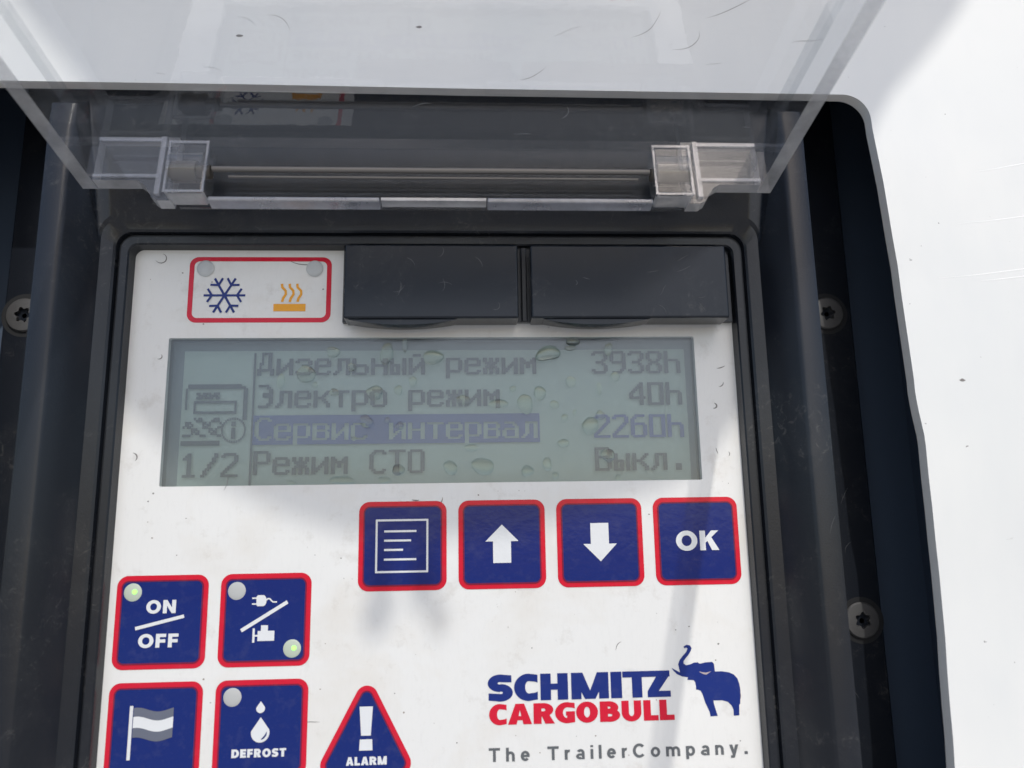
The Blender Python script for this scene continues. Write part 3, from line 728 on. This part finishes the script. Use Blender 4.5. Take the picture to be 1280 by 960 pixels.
part('selected_line', bm, M_PIXB, disp)
bm = bmesh.new()
for j in range(64): dot(bm, -20.1, 28.0 - j * DOT, g=0.0)
# trailer pictogram
gx0 = -32.3; gz0 = 22.1
def dr(i0, i1, j0, j1):
    for i in range(i0, i1):
        for j in range(j0, j1): dot(bm, gx0 + i * DOT, gz0 - j * DOT)
dr(1, 26, 0, 2); dr(26, 28, 1, 2); dr(27, 29, 2, 17); dr(0, 1, 2, 12)
for i0, i1, j0, j1 in ((4, 24, 8, 9), (4, 24, 13, 14), (4, 5, 9, 13), (23, 24, 9, 13)): dr(i0, i1, j0, j1)
for i in range(5, 16):
    for j in (4, 5, 6):
        if (i * 3 + j) % 5: dot(bm, gx0 + i * DOT, gz0 - j * DOT)
for i in range(0, 18):
    for j in range(16, 25):
        if (i // 4 + j // 3) % 2 == 0 and (i + j) % 7 and not (i > 8 and j < 16): dot(bm, gx0 + (i - .5 + (1 if j < 20 else 0)) * DOT, gz0 - j * DOT)
dr(-1, 17, 27, 29)
for k in range(30):       # ring round the i
    t = 2 * math.pi * k / 30; dot(bm, gx0 + 22.6 * DOT + 5.4 * DOT * math.cos(t), gz0 - 21.5 * DOT + 5.6 * DOT * math.sin(t), g=.05)
dr(22, 24, 18, 20)
for j in range(21, 26): dot(bm, gx0 + 22 * DOT, gz0 - j * DOT); dot(bm, gx0 + 23 * DOT, gz0 - j * DOT)
for k, ch in enumerate('1/2'):
    for i, j in dots(ch): dot(bm, -32.5 + (k * 9.3 + i) * DOT, 9.25 - j * DOT)
part('display_icons', bm, M_PIX, disp)

# ---- two black covers above the display
bm = bmesh.new(); box(bm, -3.7, 71.2, 33.6, 49, .05, 1.2)
plate = part('cover_base', bm, M_HOUS)
bm = bmesh.new(); box(bm, 30.2, 31.3, 33.3, 48, 1.2, 2.6); part('cover_divider', bm, M_HOUS, bevel=.2)
for x0, x1, lx in ((-2.7, 29.35, 8), (31.75, 68.9, 44)):
    bm = bmesh.new(); box(bm, x0, x1, 32.9, 47.1, 1.25, 6.6)
    rc = random.Random(int(x0 * 7) + 3)
    for q in range(9): ribbon(bm, squiggle(rc.uniform(x0 + 3, x1 - 4), rc.uniform(34.5, 45.5), rc.uniform(.8, 3.2), rc.uniform(-.8, .9), rc.uniform(-1, 1), rc), .07, 6.63, 1)
    c = part('switch_cover', bm, [M_COVER, M_SCUFF], bevel=.35, segs=3)
    bm = bmesh.new()       # shallow curved thumb lip under the front face
    pts = [(lx - 10 + 20 * i / 20, 32.85 - 1.0 * math.sin(math.pi * i / 20) ** .8) for i in range(21)]
    lo = [bm.verts.new(P(x, z, 2.2)) for x, z in pts]; hi = [bm.verts.new(P(x, z, 5.9)) for x, z in pts]
    t0 = [bm.verts.new(P(x, 33.1, 2.2)) for x, z in pts]; t1 = [bm.verts.new(P(x, 33.1, 5.9)) for x, z in pts]
    for i in range(20):
        for A, B_ in ((lo, hi), (hi, t1), (t0, lo)): bm.faces.new((A[i], A[i + 1], B_[i + 1], B_[i]))
    bmesh.ops.recalc_face_normals(bm, faces=bm.faces)
    part('thumb_lip', bm, M_COVER, c, smooth=40)

# ---- screws
def torx(r, n=6, k=8):
    pts = []
    for i in range(n * k):
        t = 2 * math.pi * i / (n * k); pts.append((r * (1 + .17 * math.cos(n * t)) * math.cos(t), r * (1 + .17 * math.cos(n * t)) * math.sin(t)))
    return pts
def screw(x, z, rot=0, bright=False):
    bm = bmesh.new(); d0 = -12; tp = [(a_ * math.cos(rot) - b_ * math.sin(rot), a_ * math.sin(rot) + b_ * math.cos(rot)) for a_, b_ in torx(1.42)]; n = len(tp)
    def ringv(r, d): return [bm.verts.new(P(x + r * math.cos(2 * math.pi * i / n), z + r * math.sin(2 * math.pi * i / n), d)) for i in range(n)]
    loops = [ringv(3.5, d0), ringv(3.5, d0 + .35), ringv(3.25, d0 + .6), ringv(2.2, d0 + .7), [bm.verts.new(P(x + a_, z + b_, d0 + .72)) for a_, b_ in tp], [bm.verts.new(P(x + a_ * .9, z + b_ * .9, d0 - .9)) for a_, b_ in tp]]
    for A, B_ in zip(loops, loops[1:]):
        for i in range(n): bm.faces.new((A[i], A[(i + 1) % n], B_[(i + 1) % n], B_[i]))
    bm.faces.new(loops[-1])
    bmesh.ops.recalc_face_normals(bm, faces=bm.faces)
    s_ = part('screw', bm, M_STEELB if bright == 2 else M_STEEL, smooth=35)
    bm = bmesh.new(); holed(bm, [(x + 4.5 * math.cos(2 * math.pi * i / n), z + 4.5 * math.sin(2 * math.pi * i / n)) for i in range(n)], [(x + 3.45 * math.cos(2 * math.pi * i / n), z + 3.45 * math.sin(2 * math.pi * i / n)) for i in range(n)], d0 + .03); part('counterbore', bm, M_BORE, s_)  # flat ring, the bore's shade put into its near-black colour
    bm = bmesh.new(); flat(bm, [(x + .5 * math.cos(t), z - .1 + .5 * math.sin(t)) for t in [i * .5236 for i in range(12)]], d0 + .0); part('socket_pin', bm, M_STEELB, s_)
    return s_
for x, z, r in ((96.3, 38.9, .2), (97.4, -24.0, .5), (-69.4, 38.9, .9), (-69.4, -24.0, .1)): screw(x, z, r)

# ---- lid: hinged at the top, swung up to just past square
TAN = math.tan(math.radians(10.0)); ZH = 62.3
hinge_d = 10.8
def LT(x, w, u):
    """lid space: u runs out from the hinge along the lid, w is the height above its underside"""
    c, s_ = math.cos(math.radians(10)), math.sin(math.radians(10)); z0_, d0_ = ZH + hinge_d * TAN, hinge_d
    return P(x, z0_ + u * s_ + w * c, d0_ + u * c - w * s_)
LXa, LXb = -48.0, 76.2; LEN = 136.0
bm = bmesh.new()
fs_ = box(bm, LXa, LXb, 0, 2.2, 0, LEN, 0, LT)
for f in fs_:
    f.normal_update()
    if abs(f.normal.z) < .7: f.material_index = 2
    elif f.normal.z > .7: f.material_index = 3
r4 = random.Random(8)
for i in range(20):
    x = r4.uniform(-40, 72); u = r4.uniform(3, 70)
    sq = squiggle(x, u, r4.uniform(1.5, 6), r4.uniform(-.3, .6), r4.uniform(-.6, .6), r4)
    ribbon(bm, sq, .08, -.04, 1, lambda a_, b_, c_: LT(a_, c_, b_))
lid = part('lid', bm, [M_LID, plain('lid scratch', (.42, .43, .45), .4), clear('lid sheet end', (.90, .91, .92), .10, .2, .01), clear('lid outer face', (.992, .994, .995), .035, .05, -.055)])
lid['label'] = 'clear plastic lid swung up above the display'
def wall(x0, x1, u0, u1, w0, w1, name, edge_low=True, m=None, em_=None):
    bm = bmesh.new(); box(bm, x0, x1, w0, w1, u0, u1, 0, LT)
    bm.normal_update()
    bmesh.ops.transform(bm, matrix=Matrix.Identity(4), verts=bm.verts)
    for f in bm.faces:
        if f.normal.z < -.8 or f.normal.y < -.95: f.material_index = 1
    return part(name, bm, [m or M_LIDW, em_ or M_RIM], lid)
for x0, x1 in ((LXa, LXa + 2.6), (LXb - 2.6, LXb)): wall(x0, x1, 0, LEN, -9.2, -.02, 'side_wall')
wall(LXa + 2.62, LXb - 2.62, LEN - 2.6, LEN, -8.6, -.02, 'front_wall')
# hinge arms
def outline_wall(pts, u0, u1, name, mats, lowmat=1):
    """vertical web with a stepped outline (x, w)"""
    bm = bmesh.new()
    a_ = [bm.verts.new(LT(x, w, u0)) for x, w in pts]; b_ = [bm.verts.new(LT(x, w, u1)) for x, w in pts]
    f1 = bm.faces.new(a_); f2 = bm.faces.new(b_[::-1]); n = len(pts)
    for i in range(n):
        j = (i + 1) % n; f = bm.faces.new((a_[j], a_[i], b_[i], b_[j])); f.material_index = 1
    bmesh.ops.recalc_face_normals(bm, faces=bm.faces); bmesh.ops.triangulate(bm, faces=[f1, f2])
    return part(name, bm, mats, lid)
def stepx(x, side): return x
for side in (0, 1):
    mx = (lambda x: x) if side == 0 else (lambda x: 28.2 - x)
    pts = [(-45.3, -.05), (-45.3, -9.2), (-37.6, -9.2), (-36.4, -10.0), (-34.8, -12.6), (-33.8, -13.3), (-31.4, -13.3), (-31.4, -.05)]
    outline_wall([(mx(x), w) for x, w in pts], .05, 2.6, 'hinge_arm', [M_LIDW, M_RIM])
    # inner pocket frame of the arm
    bm = bmesh.new(); xa, xb = sorted((mx(-45.3), mx(-34.0)))
    for q in ((xa, xb, -1.1, -.4), (xa, xb, -8.7, -8.1)): box(bm, q[0], q[1], q[2], q[3], 2.65, 3.0, 0, LT)
    xs = mx(-34.2); box(bm, min(xs, mx(-33.3)), max(xs, mx(-33.3)), -12.4, -.4, 2.65, 3.4, 0, LT)
    part('arm_rib', bm, M_SOFT, lid)
    # knuckle: clear block round the pin
    bm = bmesh.new(); ka, kb = sorted((mx(-32.2), mx(-25.2))); box(bm, ka, kb, -13.0, -2.4, .3, 4.6, 0, LT)
    for f in bm.faces:
        if f.normal.z < -.8: f.material_index = 1
    k = part('hinge_knuckle', bm, [M_LIDW, M_RIM], lid, bevel=.7, segs=3)
    bm = bmesh.new()
    for xx in (ka + .25, kb - .25):
        for w_ in (-11.4, -2.5): pass
        box(bm, xx - .2, xx + .2, -13.0, -2.4, 4.65, 4.95, 0, LT)
    box(bm, ka, kb, -2.9, -2.4, 4.65, 4.9, 0, LT); box(bm, ka, kb, -13.0, -12.6, 4.65, 4.9, 0, LT); part('knuckle_edge', bm, M_SOFT, lid)
    bm = bmesh.new(); cyl(bm, LT(ka + .5, -7.6, 2.5), LT(kb - .5, -7.6, 2.5), 3.7 * S, 32); part('hinge_barrel', bm, M_LIDW, lid, smooth=40)
    bm = bmesh.new(); cyl(bm, LT(ka + .6, -7.4, 2.6), LT(kb - 2.2, -7.4, 2.6), 1.95 * S); cyl(bm, LT(ka - .1, -7.4, 2.6), LT(kb + .1, -7.4, 2.6), 1.2 * S)
    part('hinge_pin', bm, M_BRASS, smooth=40)
    # frosted foot bars
    bm = bmesh.new(); fa, fb = sorted((mx(-25.1), mx(4.6))); box(bm, fa, fb, -13.5, -12.6, .2, 3.0, 0, LT); part('foot_bar', bm, M_RIMB, lid, bevel=.25)
z_w = ZH + hinge_d * TAN
bm = bmesh.new(); box(bm, -31.3, 59.5, z_w - 12.2, z_w - .3, hinge_d + .1, hinge_d + 1.0); part('back_web', bm, [clear('clear hinge web', (.93, .935, .94), .03, .06, .012)], lid)
bm = bmesh.new(); box(bm, 4.8, 23.4, -12.9, -12.3, .4, 2.4, 0, LT); part('latch_gap_bar', bm, M_RIM, lid)
bm = bmesh.new(); cyl(bm, LT(-24.9, -7.0, 3.0), LT(53.1, -7.0, 3.0), .5 * S); cyl(bm, LT(-22, -8.3, 2.6), LT(51, -8.3, 2.6), .22 * S)
part('hinge_rod', bm, M_ROD, smooth=40)

# ================================================================== water drops on the display window
def zz(x0, y0, s_, X, Y): return x0 + X / s_, y0 + Y / s_
spots = []
for X, Y, w, h in ((650, 125, 50, 26), (655, 275, 44, 56), (515, 325, 52, 70), (450, 372, 70, 92), (580, 375, 42, 40), (625, 433, 34, 34), (740, 470, 72, 84), (785, 422, 40, 44),
                   (780, 305, 24, 56), (850, 250, 44, 40), (670, 410, 18, 30), (210, 567, 66, 32), (620, 547, 56, 36), (118, 655, 60, 64), (262, 650, 92, 84), (460, 670, 52, 52), (548, 640, 40, 60),
                   (585, 690, 30, 32), (818, 600, 60, 62), (862, 702, 22, 34), (395, 305, 30, 32), (175, 355, 62, 46), (330, 372, 80, 46), (40, 165, 90, 70), (820, 130, 40, 60)):
    spots.append(zz(530, 400, 3.5556, X, Y) + (w / 3.5556, h / 3.5556))
for X, Y, w, h in ((840, 142, 62, 50), (1078, 150, 58, 104), (1160, 110, 26, 66), (720, 240, 80, 82), (608, 272, 36, 66), (760, 288, 24, 24), (923, 210, 34, 42), (845, 322, 40, 40),
                   (1025, 322, 76, 62), (1130, 310, 42, 40), (1195, 272, 38, 44), (988, 450, 60, 58), (1080, 445, 30, 30), (1135, 470, 40, 38), (880, 712, 108, 40), (1068, 712, 58, 34), (655, 724, 40, 22), (1130, 665, 56, 48), (932, 527, 24, 22)):
    spots.append(zz(180, 400, 3.5556, X, Y) + (w / 3.5556, h / 3.5556))
def unproj(px, py):      # measured spot in the photograph -> spot on the window, mm
    v = Vector(((px - 640) / 1000, (py - 480) / 1000, 1.0))
    w = [sum(R[r][c] * v[r] for r in range(3)) for c in range(3)]
    s_ = 148.646 / w[2]; return 20.084 + w[0] * s_, -7.422 - w[1] * s_
def drop_mesh(w, h, hgt, seed, lumpy=.12, n=26):
    rr = random.Random(seed); ph = [rr.uniform(0, 6.28) for _ in range(3)]; am = [rr.uniform(.3, 1) * lumpy for _ in range(3)]
    bm = bmesh.new(); prev = None
    def rad(t): return 1 + am[0] * math.cos(2 * t + ph[0]) + am[1] * .7 * math.cos(3 * t + ph[1]) + am[2] * .3 * math.cos(5 * t + ph[2])
    for q in range(8):
        a_ = q / 7 * math.pi / 2; f, hh_ = math.cos(a_) if q < 7 else 0, math.sin(a_)
        if q == 7:
            v = bm.verts.new((0, -hgt * S, 0))
            for i in range(n): bm.faces.new((prev[i], prev[(i + 1) % n], v))
            break
        k = 1 - (1 - f) * 1.0
        cur = [bm.verts.new((w / 2 * k * rad(t) * math.cos(t) * S, -hh_ * hgt * S, (h / 2 * k * rad(t) * math.sin(t) - h * .08 * hh_) * S)) for t in [2 * math.pi * i / n for i in range(n)]]
        if prev:
            for i in range(n): bm.faces.new((prev[i], prev[(i + 1) % n], cur[(i + 1) % n], cur[i]))
        else: bm.faces.new(cur[::-1])
        prev = cur
    bmesh.ops.recalc_face_normals(bm, faces=bm.faces); return bm
used = {}
MMPX = .1489
ROWN = {'Дизельный режим': 'top', 'Электро режим': 'second', 'Сервис интервал': 'highlighted third', 'Режим СТО': 'bottom', '3938h': '3938h', '  40h': '40h', '2260h': '2260h', 'Выкл.': 'bottom right Выкл.'}
def label_for(x, z, w, h):
    c = min(CHARS, key=lambda q: (q[0] - x) ** 2 + (q[1] - z) ** 2); dx, dz = x - c[0], z - c[1]
    if math.hypot(dx, dz) < 1.7: pos = 'over'
    elif abs(dx) > abs(dz): pos = 'just right of' if dx > 0 else 'just left of'
    else: pos = 'just above' if dz > 0 else 'just below'
    s_ = ''
    size = 'tiny' if w * h < 3 else 'small' if w * h < 7 else 'broad' if w > h * 1.25 else 'large'
    shape = 'tall ' if h > w * 1.35 else 'wide ' if w > h * 1.35 else 'round '
    if size == 'broad': shape = ''
    idx = [q for q in c[3]].index(c[2]); s_ = c[3]
    same = sorted([q[0] for q in CHARS if q[3] == s_ and q[2] == c[2]]); nth = ''
    if len(same) > 1: nth = ['first ', 'second ', 'third ', 'fourth '][same.index(c[0])] if c[0] in same else ''
    l = f'{size} {shape}water drop {pos} the {nth}{c[2]} of the {ROWN[s_]} line'.replace('  ', ' ')
    return l
ALL = []
for i, (px, py, w, h) in enumerate(spots):
    x, z = unproj(px, py); w *= MMPX; h *= MMPX
    hg = .15 * min(w, h) * (.55 + .5 * random.Random(i).random())
    bmx = drop_mesh(w, h, hg, i)
    o = finish('water_drop', bmx, M_WATER, smooth=70); o.location = P(x, z, -.11 if z < LZ1 else .02)
    l = label_for(x, z, w, h)
    if l in used: used[l].append(o)
    else: used[l] = [o]
    tag(o, l, 'water drop', 'water drops on the display window')
for l, os_ in used.items():
    if len(os_) > 1:
        os_.sort(key=lambda q: -q.location.z)
        for o, wd in zip(os_, ('the upper one', 'the lower one', 'the lowest one')): o['label'] = f'{l}, {wd}'
# the big kidney-shaped bead and the dark bead on the top edge
x, z = unproj(685, 444)
bm = bmesh.new(); n = 36; prev = None
def kid(t):
    return 2.45 * math.cos(t), 1.45 * math.sin(t) + .55 * math.cos(t) ** 2 * (-1) + .5 + .35 * math.cos(t)
for q in range(7):
    a_ = q / 6 * math.pi / 2; k = math.cos(a_); hh_ = math.sin(a_)
    if q == 6:
        v = bm.verts.new((0, -.95 * S, .3 * S)); [bm.faces.new((prev[i], prev[(i + 1) % n], v)) for i in range(n)]; break
    cur = []
    for i in range(n):
        a2, b2 = kid(2 * math.pi * i / n); cur.append(bm.verts.new((a2 * k * S, -.95 * hh_ * S, (b2 * k + .3 * (1 - k)) * S)))
    if prev: [bm.faces.new((prev[i], prev[(i + 1) % n], cur[(i + 1) % n], cur[i])) for i in range(n)]
    else: bm.faces.new(cur[::-1])
    prev = cur
bmesh.ops.recalc_face_normals(bm, faces=bm.faces)
o = finish('water_drop', bm, M_WATER, smooth=70); o.location = P(x, z, -.11)
tag(o, 'largest glossy kidney-shaped water bead beside the top line of the display', 'water drop', 'water drops on the display window')
o = finish('water_drop', drop_mesh(2.7, 1.7, .8, 99, .05), M_WATER, smooth=70); x, z = unproj(716, 427); o.location = P(x, z, -.11 if z + .8 < LZ1 else .02)
tag(o, 'dark thick water bead clinging to the top edge of the display', 'water drop', 'water drops on the display window')

# ================================================================== unseen head-like form, added and shaped to shade the keypad
DH = 300.0
bm = bmesh.new()
# half outlines of the wanted shade: (z, left x, right x) in the plane of the keypad
prof_h = [(-6.6, 6, 20), (-5.6, -3, 30), (-2, -14, 44), (2, -22, 57), (6, -29, 64), (12, -37, 69), (18, -44, 73.5), (25, -47, 78.8), (38, -49, 86), (50, -50, 92), (61.5, -51.5, 98.3), (66.5, -53, 101.5), (75, -60, 109.5), (83, -66.6, 116), (95, -74, 124), (112, -78, 128), (135, -72, 122), (160, -45, 98), (172, -10, 60)]
ctr = None; prev = None; n = 36
for zz_, xa, xb in prof_h:
    cx, rx = (xa + xb) / 2, (xb - xa) / 2; cur = []
    for i in range(n):
        t = 2 * math.pi * i / n; dd = DH + math.sin(t) * rx * .55
        p_ = (cx + rx * math.cos(t) + TX * dd, zz_ + TZ * dd, dd); cur.append(bm.verts.new(P(*p_)))
    if prev: [bm.faces.new((prev[i], prev[(i + 1) % n], cur[(i + 1) % n], cur[i])) for i in range(n)]
    else: bm.faces.new(cur[::-1])
    prev = cur
bm.faces.new(prev)
# added neck-like tail leads away towards the light
prev = None
for k, (dd, rx, rz) in enumerate(((DH + 10, 34, 38), (DH + 70, 40, 42), (DH + 110, 62, 50), (DH + 190, 66, 55), (DH + 420, 62, 52))):
    cur = [bm.verts.new(P(24 + rx * math.cos(t) + TX * dd, 62 + rz * math.sin(t) + TZ * dd, dd)) for t in [2 * math.pi * i / n for i in range(n)]]
    if prev: [bm.faces.new((prev[i], prev[(i + 1) % n], cur[(i + 1) % n], cur[i])) for i in range(n)]
    else: bm.faces.new(cur[::-1])
    prev = cur
bm.faces.new(prev); bmesh.ops.recalc_face_normals(bm, faces=bm.faces)
def blob(x, z, rx, rz, tilt=0):      # blobs hung on cords, added to cast small spots of shade
    m_ = Matrix.Translation(P(x + TX * DH, z + TZ * DH, DH)) @ Matrix.Rotation(tilt, 4, 'Y') @ Matrix.Diagonal((rx * S, rx * S, rz * S, 1))
    bmesh.ops.create_uvsphere(bm, u_segments=16, v_segments=10, radius=1, matrix=m_)
blob(3.8, -19, 2.9, 4.2, .3); blob(11.5, -15.5, 2.6, 3.6); blob(14.3, -20.5, 1.7, 3.0, -.2)
for (xa, za, xb, zb) in ((4, -5, 4, -17), (12, -5, 11.5, -14)):
    cyl(bm, P(xa + TX * DH, za + TZ * DH, DH), P(xb + TX * DH, zb + TZ * DH, DH), 1.5 * S, 12)
o = finish('occluder', bm, plain('dark occluder', (.05, .055, .07), .8), smooth=50)
tag(o, 'person added unseen above the camera to shade the keypad', 'occluder')
